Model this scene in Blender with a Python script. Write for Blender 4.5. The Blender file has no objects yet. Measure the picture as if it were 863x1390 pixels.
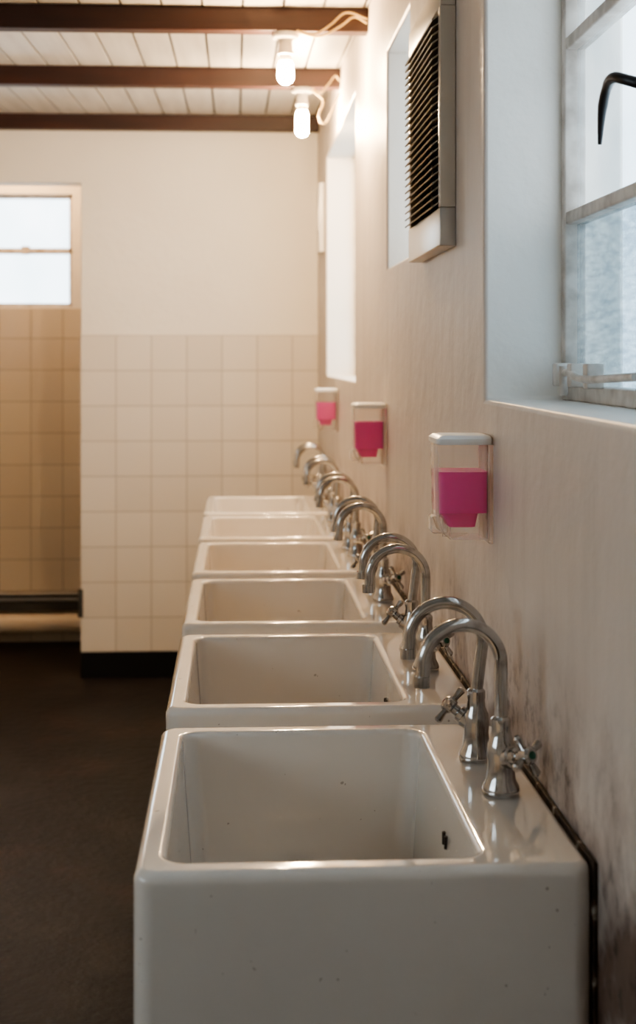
import bpy, bmesh, math, random
from mathutils import Vector, Matrix
random.seed(4)
H=1.35; ZS=H-0.49; WX=0.35
COL=bpy.context.scene.collection

# ---------------------------------------------------------------- materials
def mat(name, col=(.8,.8,.8), rough=.5, metal=0, **kw):
    m=bpy.data.materials.new(name); m.use_nodes=True
    b=m.node_tree.nodes['Principled BSDF']
    b.inputs['Base Color'].default_value=(*col,1)
    b.inputs['Roughness'].default_value=rough
    b.inputs['Metallic'].default_value=metal
    for k,v in kw.items(): b.inputs[k.replace('_',' ')].default_value=v
    return m
def N(m,t): return m.node_tree.nodes.new(t)
def L(m,a,b): m.node_tree.links.new(a,b)
def ramp(m,fac,stops):
    r=N(m,'ShaderNodeValToRGB'); e=r.color_ramp.elements
    while len(e)<len(stops): e.new(.5)
    for i,(p,c) in enumerate(stops):
        e[i].position=p; e[i].color=(*c,1) if len(c)==3 else c
    L(m,fac,r.inputs[0]); return r.outputs[0]
def noise(m,scale,detail=4,vec=None,rough=.5):
    n=N(m,'ShaderNodeTexNoise'); n.inputs['Scale'].default_value=scale
    n.inputs['Detail'].default_value=detail; n.inputs['Roughness'].default_value=rough
    if vec is None:
        tc=N(m,'ShaderNodeTexCoord'); vec=tc.outputs['Object']
    L(m,vec,n.inputs['Vector']); return n.outputs['Fac']
def mapping(m,sc=(1,1,1),loc=(0,0,0)):
    tc=N(m,'ShaderNodeTexCoord'); mp=N(m,'ShaderNodeMapping')
    mp.inputs['Scale'].default_value=sc; mp.inputs['Location'].default_value=loc
    L(m,tc.outputs['Object'],mp.inputs['Vector']); return mp.outputs['Vector']
def bump(m,h,st,dist=.01):
    b=N(m,'ShaderNodeBump'); b.inputs['Strength'].default_value=st; b.inputs['Distance'].default_value=dist
    L(m,h,b.inputs['Height']); L(m,b.outputs[0],m.node_tree.nodes['Principled BSDF'].inputs['Normal'])
def bc(m,c): L(m,c,m.node_tree.nodes['Principled BSDF'].inputs['Base Color'])
def mixc(m,f,a,b,mode='MIX'):
    x=N(m,'ShaderNodeMix'); x.data_type='RGBA'; x.blend_type=mode
    for s,v in ((0,f),(6,a),(7,b)):
        if hasattr(v,'links'): L(m,v,x.inputs[s])
        else: x.inputs[s].default_value=v if s==0 else (*v,1)
    return x.outputs[2]
def math_(m,op,a,b=0.0,clamp=False):
    x=N(m,'ShaderNodeMath'); x.operation=op; x.use_clamp=clamp
    for i,v in enumerate((a,b)):
        if hasattr(v,'links'): L(m,v,x.inputs[i])
        else: x.inputs[i].default_value=v
    return x.outputs[0]
def maprange(m,v,a,b):
    x=N(m,'ShaderNodeMapRange'); x.inputs[1].default_value=a; x.inputs[2].default_value=b
    x.clamp=True; L(m,v,x.inputs[0]); return x.outputs[0]

def plaster(name,c1,c2):
    m=mat(name,rough=.55)
    bc(m,ramp(m,noise(m,1.6,5),[(.3,c1),(.7,c2)]))
    bump(m,noise(m,22,6),.25,.01)
    return m
M_wall=plaster('plaster_cream',(.76,.715,.65),(.82,.78,.715))
M_wallR=mat('plaster_mildewed',rough=.45)
def _():
    m=M_wallR
    base=ramp(m,noise(m,1.8,5),[(.3,(.65,.58,.525)),(.7,(.73,.66,.605))])
    tc=N(m,'ShaderNodeTexCoord'); s=N(m,'ShaderNodeSeparateXYZ'); L(m,tc.outputs['Object'],s.inputs[0])
    v=mapping(m,(6,6,.7)); dr=maprange(m,noise(m,2.2,4,v),.48,.72)
    c=mixc(m,math_(m,'MULTIPLY',dr,.25),base,(.42,.36,.31))
    low=maprange(m,s.outputs[2],1.04,.85)
    low=math_(m,'POWER',low,1.15)
    n=maprange(m,noise(m,6,5,mapping(m,(1,1,.8),(0,.35,0)),rough=.6),.40,.58)
    mask=math_(m,'MULTIPLY',math_(m,'MULTIPLY',low,n,True),.95)
    c=mixc(m,mask,c,(.15,.085,.06))
    v2=noise(m,38,6,rough=.7); dots=maprange(m,v2,.50,.64)
    mid=math_(m,'MULTIPLY',dots,math_(m,'MULTIPLY',maprange(m,s.outputs[2],1.02,.86),n))
    c=mixc(m,mid,c,(.06,.035,.025))
    # daylight on the window reveals is put into a lighter colour
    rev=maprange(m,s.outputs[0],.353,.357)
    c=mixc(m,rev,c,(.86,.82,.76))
    bc(m,c); bump(m,noise(m,18,6),.3,.01)
_()
M_white=mat('white_paint',(.82,.80,.76),.5)
def tiles(name,ax,u0,v0,pitch,c1,c2,grout):
    m=mat(name,rough=.18)
    tc=N(m,'ShaderNodeTexCoord'); s=N(m,'ShaderNodeSeparateXYZ'); L(m,tc.outputs['Object'],s.inputs[0])
    cb=N(m,'ShaderNodeCombineXYZ')
    L(m,math_(m,'ADD',s.outputs[ax],u0),cb.inputs[0]); L(m,math_(m,'ADD',s.outputs[2],v0),cb.inputs[1])
    b=N(m,'ShaderNodeTexBrick'); b.offset=0; b.squash=1
    b.inputs['Scale'].default_value=1; b.inputs['Brick Width'].default_value=pitch; b.inputs['Row Height'].default_value=pitch
    b.inputs['Mortar Size'].default_value=.0024; b.inputs['Mortar Smooth'].default_value=.3
    b.inputs['Color1'].default_value=(*c1,1); b.inputs['Color2'].default_value=(*c2,1); b.inputs['Mortar'].default_value=(*grout,1)
    L(m,cb.outputs[0],b.inputs['Vector']); bc(m,b.outputs['Color'])
    inv=math_(m,'SUBTRACT',1.0,b.outputs['Fac']); bump(m,inv,.5,.002)
    L(m,maprange(m,b.outputs['Fac'],-.22,1.2),m.node_tree.nodes['Principled BSDF'].inputs['Roughness'])
    return m
M_tile=tiles('tiles_cream',0,.65+15,-1.444+15,.1485,(.68,.625,.555),(.73,.675,.605),(.42,.375,.33))
M_tileA=tiles('tiles_alcove',0,15.07,15.0-1.59,.15,(.58,.50,.40),(.62,.54,.43),(.32,.27,.21))
M_floor=mat('floor_dark_screed',rough=.45,Specular_IOR_Level=.15)
def _():
    m=M_floor
    c=ramp(m,noise(m,2.5,8,rough=.65),[(.3,(.005,.004,.0042)),(.55,(.011,.0075,.0075)),(.72,(.040,.021,.018))])
    c=mixc(m,maprange(m,noise(m,1.1,6,rough=.7),.52,.66),c,(.030,.024,.023))
    bc(m,c); bump(m,noise(m,30,6),.3,.01)
_()
M_beam=mat('beam_stained_wood',rough=.5)
bc(M_beam,ramp(M_beam,noise(M_beam,5,5,mapping(M_beam,(.5,6,6))),[(.3,(.018,.005,.004)),(.7,(.044,.012,.008))]))
M_board=mat('painted_boards',rough=.45)
bc(M_board,ramp(M_board,noise(M_board,3,5,mapping(M_board,(8,.6,1))),[(.3,(.53,.49,.44)),(.7,(.67,.63,.57))]))
M_dark=mat('dark_gap',(.02,.015,.012),.8)
M_mould=mat('mouldy_sealant',rough=.8)
bc(M_mould,ramp(M_mould,noise(M_mould,35,5),[(.42,(.02,.012,.008)),(.60,(.08,.045,.025)),(.68,(.5,.45,.38))]))
M_skirt=mat('skirting_dark',(.010,.010,.011),.5,Specular_IOR_Level=.2)
M_cer=mat('fireclay_glaze',(.74,.71,.65),.10,Coat_Weight=.7,Coat_Roughness=.03)
def _():
    m=M_cer
    c=ramp(m,noise(m,4,4),[(.3,(.77,.72,.66)),(.7,(.83,.785,.725))])
    sp=maprange(m,noise(m,110,2),.735,.76)
    sp2=maprange(m,noise(m,17,4,rough=.7),.73,.745)
    c=mixc(m,math_(m,'MULTIPLY',sp,.5),c,(.2,.13,.08))
    c=mixc(m,sp2,c,(.10,.05,.03))
    bc(m,c)
_()
M_chrome=mat('chrome',(.60,.58,.56),.10,1)
def _():
    m=M_chrome
    L(m,maprange(m,noise(m,60,4),-.2,5.0),m.node_tree.nodes['Principled BSDF'].inputs['Roughness'])
    bc(m,ramp(m,noise(m,45,5),[(.32,(.34,.33,.32)),(.5,(.56,.55,.54))]))
_()
M_green=mat('button_green',(.02,.12,.07),.3); M_red=mat('button_red',(.25,.04,.03),.3)
M_iron=mat('cast_iron',(.05,.05,.05),.6)
M_pvc=mat('pvc_pipe',(.66,.56,.44),.35)
M_frame=mat('steel_window_paint',rough=.4)
bc(M_frame,ramp(M_frame,noise(M_frame,25,5),[(.35,(.42,.36,.31)),(.6,(.64,.58,.52))]))
M_vent=mat('vent_enamel',(.60,.53,.44),.35,.1)
M_slat=mat('vent_slat',(.42,.36,.28),.4,.3)
M_black=mat('black_handle',(.012,.012,.014),.35)
M_steel=mat('stainless',(.55,.53,.50),.28,1)
M_cable=mat('cable_yellowed',(.66,.48,.22),.5)
M_lid=mat('white_plastic',(.84,.82,.79),.3)
M_lampw=mat('lampholder_plastic',(.78,.74,.66),.4)
def pinkmat(name,c,w):
    m=mat(name,c,.2); nt=m.node_tree; p=nt.nodes['Principled BSDF']; o=nt.nodes['Material Output']
    t=N(m,'ShaderNodeBsdfTranslucent'); t.inputs[0].default_value=(*c,1)
    tr=N(m,'ShaderNodeBsdfTransparent'); tr.inputs[0].default_value=(1,.45,.7,1)
    a=N(m,'ShaderNodeMixShader'); a.inputs[0].default_value=.20; L(m,p.outputs[0],a.inputs[1]); L(m,t.outputs[0],a.inputs[2])
    b=N(m,'ShaderNodeMixShader'); b.inputs[0].default_value=w; L(m,a.outputs[0],b.inputs[1]); L(m,tr.outputs[0],b.inputs[2])
    L(m,b.outputs[0],o.inputs[0]); return m
M_pink=pinkmat('pink_soap',(1.0,.15,.55),.15)
M_pink2=pinkmat('pink_soap_thin',(1.0,.16,.52),.35)
def clearmat(name,tint,w):
    m=bpy.data.materials.new(name); m.use_nodes=True; nt=m.node_tree; nt.nodes.clear()
    o=nt.nodes.new('ShaderNodeOutputMaterial'); t=nt.nodes.new('ShaderNodeBsdfTransparent'); t.inputs[0].default_value=(*tint,1)
    p=nt.nodes.new('ShaderNodeBsdfPrincipled'); p.inputs['Base Color'].default_value=(.80,.76,.74,1); p.inputs['Roughness'].default_value=.06
    lw=nt.nodes.new('ShaderNodeLayerWeight'); lw.inputs[0].default_value=.35
    mr=nt.nodes.new('ShaderNodeMapRange'); mr.inputs[3].default_value=w; mr.inputs[4].default_value=.75
    nt.links.new(lw.outputs['Facing'],mr.inputs[0])
    mx=nt.nodes.new('ShaderNodeMixShader'); nt.links.new(mr.outputs[0],mx.inputs[0])
    nt.links.new(t.outputs[0],mx.inputs[1]); nt.links.new(p.outputs[0],mx.inputs[2]); nt.links.new(mx.outputs[0],o.inputs[0])
    return m
M_clear=clearmat('clear_plastic',(.98,.97,.96),.07)
def glassmat(name,kind):
    m=bpy.data.materials.new(name); m.use_nodes=True; nt=m.node_tree; nt.nodes.clear()
    o=nt.nodes.new('ShaderNodeOutputMaterial'); t=nt.nodes.new('ShaderNodeBsdfTransparent')
    if kind=='ripple':
        v=mapping(m,(1,1,4.5))
        n1=noise(m,34,6,v,rough=.65); n2=noise(m,5,3)
        c=ramp(m,n1,[(.36,(.30,.37,.42)),(.62,(.55,.63,.67))])
        c=mixc(m,.45,c,ramp(m,n2,[(.3,(.28,.36,.42)),(.7,(.58,.66,.70))]))
    elif kind=='reed':
        v=mapping(m,(1,1,1))
        w=N(m,'ShaderNodeTexWave'); w.bands_direction='Y'; w.inputs['Scale'].default_value=45; w.inputs['Distortion'].default_value=.6
        L(m,v,w.inputs['Vector'])
        c=mixc(m,.6,ramp(m,w.outputs['Fac'],[(.1,(.62,.68,.71)),(.9,(.80,.86,.89))]),ramp(m,noise(m,5,4),[(.3,(.58,.65,.70)),(.7,(.84,.89,.92))]))
    else:
        c=ramp(m,noise(m,5,3),[(.3,(.85,.92,.94)),(.7,(.95,.98,1))])
    L(m,c,t.inputs[0])
    g=nt.nodes.new('ShaderNodeBsdfPrincipled'); g.inputs['Base Color'].default_value=(.6,.7,.78,1); g.inputs['Roughness'].default_value=.15
    mx=nt.nodes.new('ShaderNodeMixShader'); mx.inputs[0].default_value=.12
    nt.links.new(t.outputs[0],mx.inputs[1]); nt.links.new(g.outputs[0],mx.inputs[2]); nt.links.new(mx.outputs[0],o.inputs[0])
    return m
M_gR=glassmat('glass_ripple','ripple'); M_gV=glassmat('glass_reeded','reed'); M_gF=glassmat('glass_frosted','f')
def emis(name,col,s):
    m=bpy.data.materials.new(name); m.use_nodes=True; nt=m.node_tree; nt.nodes.clear()
    o=nt.nodes.new('ShaderNodeOutputMaterial'); e=nt.nodes.new('ShaderNodeEmission')
    e.inputs[0].default_value=(*col,1); e.inputs[1].default_value=s; nt.links.new(e.outputs[0],o.inputs[0]); return m
M_bulb=emis('bulb_glow',(1,.70,.40),1350)
M_bulb2=emis('bulb_glow_dim',(1,.62,.30),480)

# ---------------------------------------------------------------- mesh builder
class B:
    def __init__(s): s.bm=bmesh.new(); s.mats=[]
    def mi(s,m):
        if m not in s.mats: s.mats.append(m)
        return s.mats.index(m)
    def face(s,vs,m,smooth=False):
        try: f=s.bm.faces.new(vs)
        except ValueError: return
        f.material_index=s.mi(m); f.smooth=smooth
    def box(s,a,b,m,M=None,bev=0):
        t=bmesh.new(); bmesh.ops.create_cube(t,size=1)
        for v in t.verts:
            v.co=Vector([(a[i]+b[i])/2+v.co[i]*(b[i]-a[i]) for i in range(3)])
        if bev: bmesh.ops.bevel(t,geom=t.edges[:],offset=bev,segments=3,affect='EDGES',profile=.5)
        if M: bmesh.ops.transform(t,matrix=M,verts=t.verts)
        s.merge(t,m,bool(bev))
    def merge(s,t,m,smooth):
        mp={v:s.bm.verts.new(v.co) for v in t.verts}
        for f in t.faces: s.face([mp[v] for v in f.verts],m,smooth)
        t.free()
    def loft(s,loops,m,cap0=True,cap1=True,smooth=True):
        R=[[s.bm.verts.new(p) for p in l] for l in loops]; n=len(R[0])
        for a,b in zip(R,R[1:]):
            for i in range(n): s.face([a[i],a[(i+1)%n],b[(i+1)%n],b[i]],m,smooth)
        if cap0: s.face(R[0][::-1],m)
        if cap1: s.face(R[-1],m)
    def lathe(s,prof,m,M=Matrix(),n=24,caps=True):
        s.loft([[M@Vector((r*math.cos(2*math.pi*i/n),r*math.sin(2*math.pi*i/n),z)) for i in range(n)] for r,z in prof],m,caps,caps)
    def tube(s,pts,r,m,n=14,closed=False):
        pts=[Vector(p) for p in pts]; rs=r if isinstance(r,(list,tuple)) else [r]*len(pts)
        t0=(pts[1]-pts[0]).normalized(); up=Vector((0,0,1)) if abs(t0.z)<.9 else Vector((0,1,0))
        nrm=(up-t0*up.dot(t0)).normalized(); loops=[]
        for i,p in enumerate(pts):
            t=(pts[min(i+1,len(pts)-1)]-pts[max(i-1,0)]).normalized()
            nrm=(nrm-t*nrm.dot(t)).normalized(); bn=t.cross(nrm)
            loops.append([p+rs[min(i,len(rs)-1)]*(math.cos(2*math.pi*k/n)*nrm+math.sin(2*math.pi*k/n)*bn) for k in range(n)])
        s.loft(loops,m)
    def obj(s,name,origin=(0,0,0),bevel=0,wn=False,ang=35):
        bmesh.ops.recalc_face_normals(s.bm,faces=s.bm.faces)
        o0=Vector(origin)
        for v in s.bm.verts: v.co-=o0
        me=bpy.data.meshes.new(name); s.bm.to_mesh(me); s.bm.free()
        for m in s.mats: me.materials.append(m)
        me.set_sharp_from_angle(angle=math.radians(ang))
        o=bpy.data.objects.new(name,me); o.location=o0; COL.objects.link(o)
        if bevel:
            bv=o.modifiers.new('bevel','BEVEL'); bv.width=bevel; bv.segments=3; bv.limit_method='ANGLE'
        if wn: o.modifiers.new('wn','WEIGHTED_NORMAL').keep_sharp=True
        return o
def bez(pts,n=8):
    P=[Vector(p) for p in pts]; P=[P[0]*2-P[1]]+P+[P[-1]*2-P[-2]]; out=[]
    for i in range(1,len(P)-2):
        for k in range(n):
            t=k/n; a,b,c,d=P[i-1:i+3]
            out.append(.5*((2*b)+(c-a)*t+(2*a-5*b+4*c-d)*t*t+(3*b-a-3*c+d)*t**3))
    out.append(P[-2]); return out

# ---------------------------------------------------------------- walls
def wall(name,axis,p0,p1,us,zs,holes,m,bevel=0):
    us=sorted(set(us+[h[0] for h in holes]+[h[1] for h in holes])); zs=sorted(set(zs+[h[2] for h in holes]+[h[3] for h in holes]))
    b=B(); V={}
    def v(s,u,z):
        k=(s,u,z)
        if k not in V:
            p=(p0,p1)[s]; V[k]=b.bm.verts.new((p,u,z) if axis=='x' else (u,p,z))
        return V[k]
    def solid(i,j):
        if i<0 or j<0 or i>=len(us)-1 or j>=len(zs)-1: return False
        cu=(us[i]+us[i+1])/2; cz=(zs[j]+zs[j+1])/2
        return not any(h[0]<cu<h[1] and h[2]<cz<h[3] for h in holes)
    for i in range(len(us)-1):
        for j in range(len(zs)-1):
            if not solid(i,j): continue
            a,c,d,e=us[i],us[i+1],zs[j],zs[j+1]
            for s in (0,1): b.face([v(s,a,d),v(s,c,d),v(s,c,e),v(s,a,e)],m)
            if not solid(i-1,j): b.face([v(0,a,d),v(0,a,e),v(1,a,e),v(1,a,d)],m)
            if not solid(i+1,j): b.face([v(0,c,d),v(0,c,e),v(1,c,e),v(1,c,d)],m)
            if not solid(i,j-1): b.face([v(0,a,d),v(0,c,d),v(1,c,d),v(1,a,d)],m)
            if not solid(i,j+1): b.face([v(0,a,e),v(0,c,e),v(1,c,e),v(1,a,e)],m)
    return b.obj(name,bevel=bevel)
W1=(.78,2.064,H-.06,H+.62); W2=(2.95,3.41,H+.205,H+.71); W3=(4.30,5.70,H-.072,H+.775)
XL=-2.1; Y0=-1.2; YB=6.25; YA=7.07; ZT=2.75
WFILL=(-.4,1.4,1.25,2.0)  # opening added out of view to let in daylight as fill
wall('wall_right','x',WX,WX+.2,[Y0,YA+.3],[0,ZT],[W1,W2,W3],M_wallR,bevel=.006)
wall('wall_left','x',XL-.15,XL,[Y0,YA+.3],[0,ZT],[WFILL],M_wall)
wall('wall_front','y',Y0-.15,Y0,[XL-.15,WX+.2],[0,ZT],[],M_wall)
wall('wall_back','y',YB,YB+.12,[XL,WX],[0,ZT],[(-1.75,-.65,-.01,H+.734)],M_wall,bevel=.004)
AW=(-1.62,-.777,H+.24,H+.777)
wall('wall_alcove_back','y',YA,YA+.16,[XL,WX],[0,ZT],[AW],M_wall)
wall('wall_alcove_side','x',-.45,-.35,[YB+.12,YA],[0,ZT],[],M_wall)
b=B(); b.box((XL-.15,Y0-.15,-.12),(WX+.2,YA+.3,0),M_floor); b.obj('floor')
b=B(); b.box((-.65,YB-.009,.11),(WX,YB,1.444),M_tile); b.obj('wall_tiles_back',bevel=.002)
b=B(); b.box((XL,YA-.008,0),(-.45,YA,H+.232),M_tileA); b.obj('wall_tiles_alcove')
b=B(); b.box((-.65,YB-.012,0),(WX,YB,.11),M_skirt); b.obj('baseboard_back',bevel=.003)
SL=.0405
def cz(y): return H+.92+(y-3.87)*SL
b=B(); x=XL
Y1=YB
while x<WX:
    x2=min(x+.104,WX); 
    bb=[(x+.0025,Y0),(x2-.0025,Y0),(x2-.0025,Y1),(x+.0025,Y1)]
    t=random.uniform(0,.0015)
    lo=[(p[0],p[1],cz(p[1])+t) for p in bb]; hi=[(p[0],p[1],cz(p[1])+.018) for p in bb]
    b.loft([lo,hi],M_board,smooth=False)
    x+=.106
bk=[(XL,Y0),(WX,Y0),(WX,Y1),(XL,Y1)]
b.loft([[(p[0],p[1],cz(p[1])+.0185) for p in bk],[(p[0],p[1],cz(p[1])+.04) for p in bk]],M_dark,smooth=False)
b.obj('ceiling')
b=B(); b.box((XL,YB+.12,2.42),(-.45,YA,2.5),M_board); b.obj('ceiling_alcove')
b=B(); b.box((XL-.15,Y0-.15,ZT),(WX+.2,YA+.3,ZT+.08),M_dark); b.obj('roof')
for i,y in enumerate((3.87,4.9,6.185,2.85,1.85,.85,-.15)):
    hh=.062; b=B(); z=cz(y)
    b.box((XL,y,z-hh),(WX,y+.055,z+.001),M_beam); b.obj('ceiling_beam',origin=(0,y,z),bevel=.003)

# ---------------------------------------------------------------- windows
def side_window(name,W,xg,zbars,ybars,gl,fw=.022):
    y0,y1,z0,z1=W; b=B(); d=.03
    def bar(ya,yb,za,zb,dx=0): b.box((xg-d/2-dx,ya,za),(xg+d/2,yb,zb),M_frame,bev=.003)
    bar(y0,y1,z0,z0+fw); bar(y0,y1,z1-fw,z1); bar(y0,y0+fw,z0,z1); bar(y1-fw,y1,z0,z1,.001)
    for z in zbars: bar(y0,y1,z-.009,z+.009,-.001)
    for y in ybars: bar(y-.015,y+.015,z0,z1,.004)
    zz=[z0]+zbars+[z1]
    for i in range(len(zz)-1):
        b.box((xg+.002,y0+.01,zz[i]),(xg+.006,y1-.01,zz[i+1]),gl[min(i,len(gl)-1)])
    return b
b=side_window('w',W1,.476,[H+.195,H+.44],[1.62,1.20],[M_gR,M_gV,M_gV])
dz=-.032
b.tube(bez([(.462,1.625,H+.335+dz),(.44,1.64,H+.345+dz),(.432,1.665,H+.352+dz),(.432,1.695,H+.347+dz),(.432,1.718,H+.324+dz),(.432,1.730,H+.285+dz)],6),[.0065]*6+[.0065]*12+[.006]*6+[.0055,.005,.0045,.004,.0035,.003,.0025],M_black)
b.box((.455,1.608,H+.29),(.464,1.642,H+.35),M_black,bev=.003)
b.tube(bez([(.452,2.03,H-.025),(.445,1.95,H-.02),(.44,1.85,H-.028),(.445,1.62,H-.022)],6),.005,M_frame)
for y in (2.02,1.93,1.84): b.box((.44,y-.012,H-.04),(.463,y+.012,H-.008),M_frame,bev=.003)
b.tube([(.447,1.99,H-.052),(.447,1.99,H-.012)],.006,M_frame)
b.obj('window_1')
side_window('w',W2,.476,[H+.45],[3.18],[M_gF]).obj('window_2')
side_window('w',W3,.476,[H+.2,H+.5],[4.75,5.25],[M_gF]).obj('window_3')
side_window('w',WFILL,XL-.09,[1.65],[.5],[M_gF]).obj('added_fill_window')  # added unseen window, brightens the sinks and right wall
b=B(); x0,x1,z0,z1=AW; yg=YA+.06; fw=.018
for a in ((x0,x1,z0,z0+fw),(x0,x1,z1-fw,z1),(x0,x0+fw,z0,z1),(x1-fw,x1,z0,z1),(x0,x1,H+.495,H+.522),(-1.26,-1.235,z0,z1)):
    b.box((a[0],yg-.02,a[2]),(a[1],yg+.02,a[3]),M_frame,bev=.002)
b.box((x0+.01,yg,z0+.01),(x1-.01,yg+.004,z1-.01),M_gF); 
b.box((-1.02,yg-.04,H+.49),(-.98,yg-.018,H+.53),M_frame,bev=.003)
b.obj('window_4')

# ---------------------------------------------------------------- sinks
def rrect(x0,x1,y0,y1,r,z,n=8):
    out=[]
    for cx,cy,a0 in ((x1-r,y1-r,0),(x0+r,y1-r,90),(x0+r,y0+r,180),(x1-r,y0+r,270)):
        for k in range(n+1):
            a=math.radians(a0+90*k/n); out.append((cx+r*math.cos(a),cy+r*math.sin(a),z))
    return out
SW=.444; SLN=.56; SH=.255
def sink(x0,y0,zt):
    b=B(); x1=x0+SW; y1=y0+SLN; ro=.020; f=.011
    loops=[rrect(x0+.004,x1-.004,y0+.004,y1-.004,ro,zt-SH), rrect(x0,x1,y0,y1,ro,zt-SH+.006), rrect(x0,x1,y0,y1,ro,zt-f-.004)]
    for k in range(0,7):
        a=math.radians(90*k/6); d=f*(1-math.cos(a)); loops.append(rrect(x0+d,x1-d,y0+d,y1-d,ro-d*.6,zt-f+f*math.sin(a)))
    ix0,ix1,iy0,iy1=x0+.030,x1-.106,y0+.034,y1-.034; ri=.022; g=.008
    loops.append(rrect(ix0-g-.002,ix1+g+.002,iy0-g-.002,iy1+g+.002,ri+g,zt))
    for k in range(0,6):
        a=math.radians(90*k/5); d=g*math.sin(a); loops.append(rrect(ix0-g+d,ix1+g-d,iy0-g+d,iy1+g-d,ri+g-d,zt-g*(1-math.cos(a))))
    dp=.20; fb=.03
    tap=lambda t:.012*t
    loops.append(rrect(ix0+tap(.1),ix1-tap(.1),iy0+tap(.1),iy1-tap(.1),ri,zt-.03))
    zb=zt-dp
    for k in range(0,7):
        a=math.radians(90*k/6); d=.012+fb*(1-math.cos(a))
        loops.append(rrect(ix0+d,ix1-d,iy0+d,iy1-d,ri+.004,zb+fb-fb*math.sin(a)))
    b.loft(loops,M_cer)
    cx=(ix0+ix1)/2; cy=(y0+y1)/2
    b.lathe([(.034,0),(.034,.002),(.028,.0025),(.024,-.001),(.0,-.001)],M_chrome,Matrix.Translation((cx,cy,zb+.001)))
    for k in range(4):
        a=math.pi/4*k; b.box((-.02,-.002,0),(.02,.002,.0015),M_dark,Matrix.Translation((cx,cy,zb+.003))@Matrix.Rotation(a,4,'Z'))
    for dy in (-.010,.006):
        b.tube([(ix1-.0035,cy+dy-.03,zt-.062),(ix1-.0035,cy+dy-.03,zt-.048)],.0030,M_dark,n=8)
    zz=zt-SH
    b.tube(bez([(cx,cy,zz+.01),(cx,cy,zz-.10),(cx+.01,cy,zz-.16),(cx+.05,cy,zz-.18),(cx+.09,cy,zz-.15),(cx+.12,cy,zz-.11),(cx+.17,cy,zz-.10),(WX-.001,cy,zz-.10)],6),.02,M_pvc)
    for yy in (y0+.09,y1-.09):
        b.box((x0+.05,yy-.012,zz-.02),(WX-.001,yy+.012,zz),M_iron)
        b.box((WX-.015,yy-.02,zz-.20),(WX-.001,yy+.02,zz),M_iron)
        b.tube([(x0+.10,yy,zz-.015),(x0+.25,yy,zz-.09),(WX-.012,yy,zz-.18)],.009,M_iron)
    b.box((x1-.001,y0+.004,zt-SH+.01),(WX-.0008,y1-.004,zt+.001),M_mould,bev=.001)
    return b.obj('butler_sink',origin=(cx,cy,zt-SH),wn=True,ang=50)
def tap(x,y,z,hd,col,rot=0,lean=0):
    b=B()
    b.lathe([(.0205,0),(.0215,.004),(.0205,.009),(.0165,.017),(.0150,.034),(.0160,.044),(.0150,.056),(.0115,.064),(.0105,.073),(.0112,.076),(.0112,.084),(.0085,.087)],M_chrome,Matrix.Translation((0,0,.0)))
    R=.0445; top=.146
    pts=[(0,0,.08),(lean*.5,0,.115)]
    for k in range(0,15):
        a=math.radians(180*k/14*1.04); pts.append((lean-R+R*math.cos(a),0,top+R*math.sin(a)))
    e=pts[-1]; pts.append((e[0]-.002,0,e[2]-.012))
    Rz=Matrix.Rotation(rot,4,'Z'); pts=[Rz@Vector(p) for p in bez(pts,3)]
    b.tube(pts,.0077,M_chrome,n=16)
    b.tube([pts[-1]+Vector((0,0,.006)),pts[-1]-Vector((0,0,.006))],.0093,M_chrome,n=16)
    d=Vector(hd).normalized(); q=d.to_track_quat('Z','Y').to_matrix().to_4x4()
    M=Matrix.Translation(Vector((0,0,.040)))@q
    b.lathe([(.0125,.004),(.0125,.018),(.010,.020),(.010,.026),(.0065,.028),(.0065,.034),(.0095,.036),(.0100,.046),(.0075,.049)],M_chrome,M,n=20)
    b.lathe([(.0045,.0485),(.0043,.0500),(.003,.0505)],col,M,n=16)
    for k in range(4):
        a=math.radians(90*k+25); c=Vector((math.cos(a),math.sin(a),0))
        ps=[M@(c*t+Vector((0,0,.041))) for t in (.005,.012,.018,.023,.0255)]
        b.tube(ps,[.0042,.0036,.0045,.0052,.003],M_chrome,n=10)
    for v in b.bm.verts: v.co+=Vector((x,y,z))
    return b.obj('swan_neck_tap',origin=(x,y,z))
ys=[1.404,2.060,2.715,3.365,4.01,4.655]
dxs=[0,0,-.001,-.002,-.003,-.004]
for i,y0 in enumerate(ys):
    x0=WX-.004-SW+dxs[i]
    sink(x0,y0,ZS)
    j=random.uniform
    tap(x0+SW-.049,y0+.235,ZS+.0006,(.55,-.75,.25),M_green,j(-.08,.12))
    tap(x0+SW-.054,y0+.375,ZS+.0006,(-.65,.35,.5),M_red,j(-.12,.05),.008)

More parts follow.
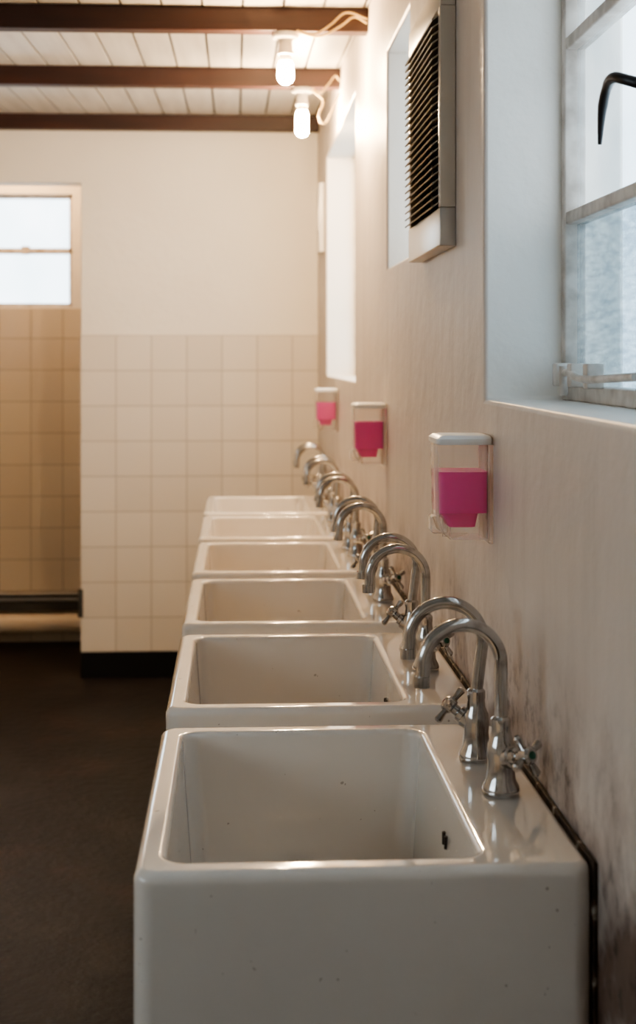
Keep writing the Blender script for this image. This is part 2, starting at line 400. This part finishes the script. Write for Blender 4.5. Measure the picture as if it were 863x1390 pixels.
# ---------------------------------------------------------------- soap dispensers
def dispenser(y,level):
    b=B(); w=.085; d=.078; zb=H-.252; zt=H-.106
    cy=y+w/2; X=WX-.0005
    def sec(x0,x1,hw,z,r=.008): return rrect(x0,x1,cy-hw,cy+hw,r,z,4)
    b.box((X-.006,y-.002,zb-.002),(X,y+w+.002,zt-.012),M_clear,bev=.002)
    b.loft([sec(X-d+.020,X-.006,w/2-.002,zb+.004),sec(X-d+.010,X-.006,w/2-.001,zb+.012),sec(X-d+.004,X-.006,w/2,zb+.030),sec(X-d+.002,X-.006,w/2,zt-.012)],M_clear,smooth=True)
    z1=zb+.040; z2=zb+.040+level
    b.loft([sec(X-d+.0045,X-.0065,w/2-.002,z1),sec(X-d+.0035,X-.0065,w/2-.002,z2)],M_pink)
    b.loft([sec(X-d+.020,X-.022,w/2-.012,z1-.020),sec(X-d+.010,X-.018,w/2-.010,z1-.0005)],M_pink2)
    b.loft([sec(X-d+.002,X-.002,w/2+.002,zt-.013),sec(X-d,X-.001,w/2+.003,zt-.011),sec(X-d,X-.001,w/2+.003,zt-.005),sec(X-d+.005,X-.003,w/2-.001,zt-.001),sec(X-d+.012,X-.008,w/2-.008,zt)],M_lid)
    b.box((X-d-.003,cy-.022,zb+.010),(X-d+.020,cy+.022,zb+.034),M_clear,bev=.004)
    b.tube([(X-d+.02,cy,zb+.03),(X-d+.02,cy,zb+.004)],.006,M_clear)
    return b.obj('soap_dispenser',origin=(X,cy,zb),ang=40)
dispenser(1.985,.056); dispenser(3.40,.062); dispenser(5.02,.058)

# ---------------------------------------------------------------- wall vent
b=B(); y0,y1,z0,z1=2.325,2.745,H+.177,H+.605
gx=WX-.026
b.box((gx-.001,y0,z0),(WX-.0005,y1,z0+.062),M_steel,bev=.002)
for a in ((y0,y1,z1-.045,z1),(y0,y0+.022,z0+.0622,z1-.0452),(y1-.022,y1,z0+.0622,z1-.0452)):
    b.box((gx,a[0],a[2]),(WX-.0005,a[1],a[3]),M_vent,bev=.002)
b.box((WX-.006,y0+.023,z0+.063),(WX-.0015,y1-.023,z1-.046),M_dark)
z=z0+.070
while z<z1-.052:
    Mx=Matrix.Translation(Vector((gx-.001,0,z)))@Matrix.Rotation(math.radians(-35),4,'Y')
    b.box((-.011,y0+.0225,-.0012),(.011,y1-.0225,.0012),M_slat,Mx)
    z+=.0125
for y in (y0+.14,y0+.28): b.box((gx+.004,y-.002,z0+.063),(gx+.008,y+.002,z1-.046),M_slat)
b.obj('louvred_wall_vent')

b=B(); b.box((WX-.022,5.80,H+.415),(WX-.0005,5.95,H+.69),M_lid,bev=.004); b.box((WX-.026,5.84,H+.50),(WX-.02,5.91,H+.60),M_white,bev=.002); b.obj('electrical_box')

# ---------------------------------------------------------------- bulbs & cables
def lamp(x,y,z,L_=.07,mb=M_bulb):
    b=B(); M=Matrix.Translation((x,y,z-.0005))@Matrix.Rotation(math.pi,4,'X')
    b.lathe([(.036,0),(.036,.008),(.033,.014),(.020,.018),(.018,.024),(.019,.044),(.021,.047),(.021,.056),(.016,.058),(.016,.075)],M_lampw,M)
    z0=.072
    pr=[(.014,z0),(.020,z0+.012)]
    for k in range(9):
        a=math.radians(90*k/8); pr.append((.0215*math.cos(a)+.0001,z0+L_-.02+.0215*math.sin(a)))
    b.lathe(pr,mb,M,n=20)
    return b.obj('ceiling_bulb',origin=(x,y,z))
zb1=cz(3.87)-.062; zb2=cz(4.9)-.062
lamp(.132,3.90,zb1,.062); lamp(.222,4.93,zb2,.088)
lamp(-1.05,6.72,2.42,.07,M_bulb2)
def cable(pts,r=.004):
    b=B(); b.tube(bez(pts,8),r,M_cable,n=8); return b
b=cable([(.16,3.865,zb1-.001),(.21,3.862,zb1-.008),(.25,3.855,zb1+.015),(.29,3.85,zb1+.045),(.345,3.855,zb1+.03)],.003)
b.tube(bez([(.16,3.862,zb1-.006),(.22,3.86,zb1-.016),(.275,3.85,zb1+.01),(.31,3.855,zb1+.035),(.345,3.86,zb1+.02)],8),.003,M_cable,n=8); b.obj('electrical_cable')
b=cable([(.255,4.89,zb2-.006),(.28,4.89,zb2-.02),(.31,4.885,zb2+.01),(.33,4.885,zb2+.035),(.346,4.89,zb2+.02)],.003)
b.tube(bez([(.255,4.89,zb2-.012),(.29,4.885,zb2-.05),(.275,4.885,zb2-.10),(.30,4.885,zb2-.12),(.345,4.89,zb2-.02)],8),.003,M_cable,n=8); b.obj('electrical_cable')

# ---------------------------------------------------------------- alcove trough and pipe
b=B()
b.tube([(XL+.01,6.99,.098),(-.46,6.99,.098)],.044,M_pvc,n=24)
for x in (-1.9,-1.2,-.6): b.box((x-.015,6.97,0),(x+.015,7.02,.06),M_iron)
b.obj('waste_pipe')
b=B(); b.box((XL+.01,7.02,.150),(-.46,7.061,.235),M_iron,bev=.003); b.box((XL+.01,7.008,.200),(-.46,7.03,.214),M_steel,bev=.002); b.box((XL+.01,7.005,.228),(-.46,7.05,.238),M_steel,bev=.002); b.obj('wall_rail')
b=B(); b.box((-.662,YB-.012,.255),(-.64,YB-.001,.375),M_iron,bev=.004); b.tube([(-.652,YB-.014,.265),(-.652,YB-.014,.365)],.006,M_iron); b.obj('door_hinge')

# ---------------------------------------------------------------- world, camera
w=bpy.data.worlds.new('overcast_sky'); bpy.context.scene.world=w; w.use_nodes=True
bg=w.node_tree.nodes['Background']; bg.inputs[0].default_value=(.92,.955,1,1); bg.inputs[1].default_value=5.8
try: bpy.context.scene.view_settings.look='AgX - Medium High Contrast'
except Exception as e: print(e)

cd=bpy.data.cameras.new('camera'); cam=bpy.data.objects.new('camera',cd); COL.objects.link(cam)
cam.location=(0,0,H); cam.rotation_euler=(math.radians(90),0,math.radians(-3.2))
cd.sensor_fit='VERTICAL'; cd.sensor_height=36; cd.lens=2000/1390*36
cd.shift_x=0; cd.shift_y=-210/1390
cd.dof.use_dof=True; cd.dof.focus_distance=2.1; cd.dof.aperture_fstop=6
cd.clip_start=.02
bpy.context.scene.camera=cam
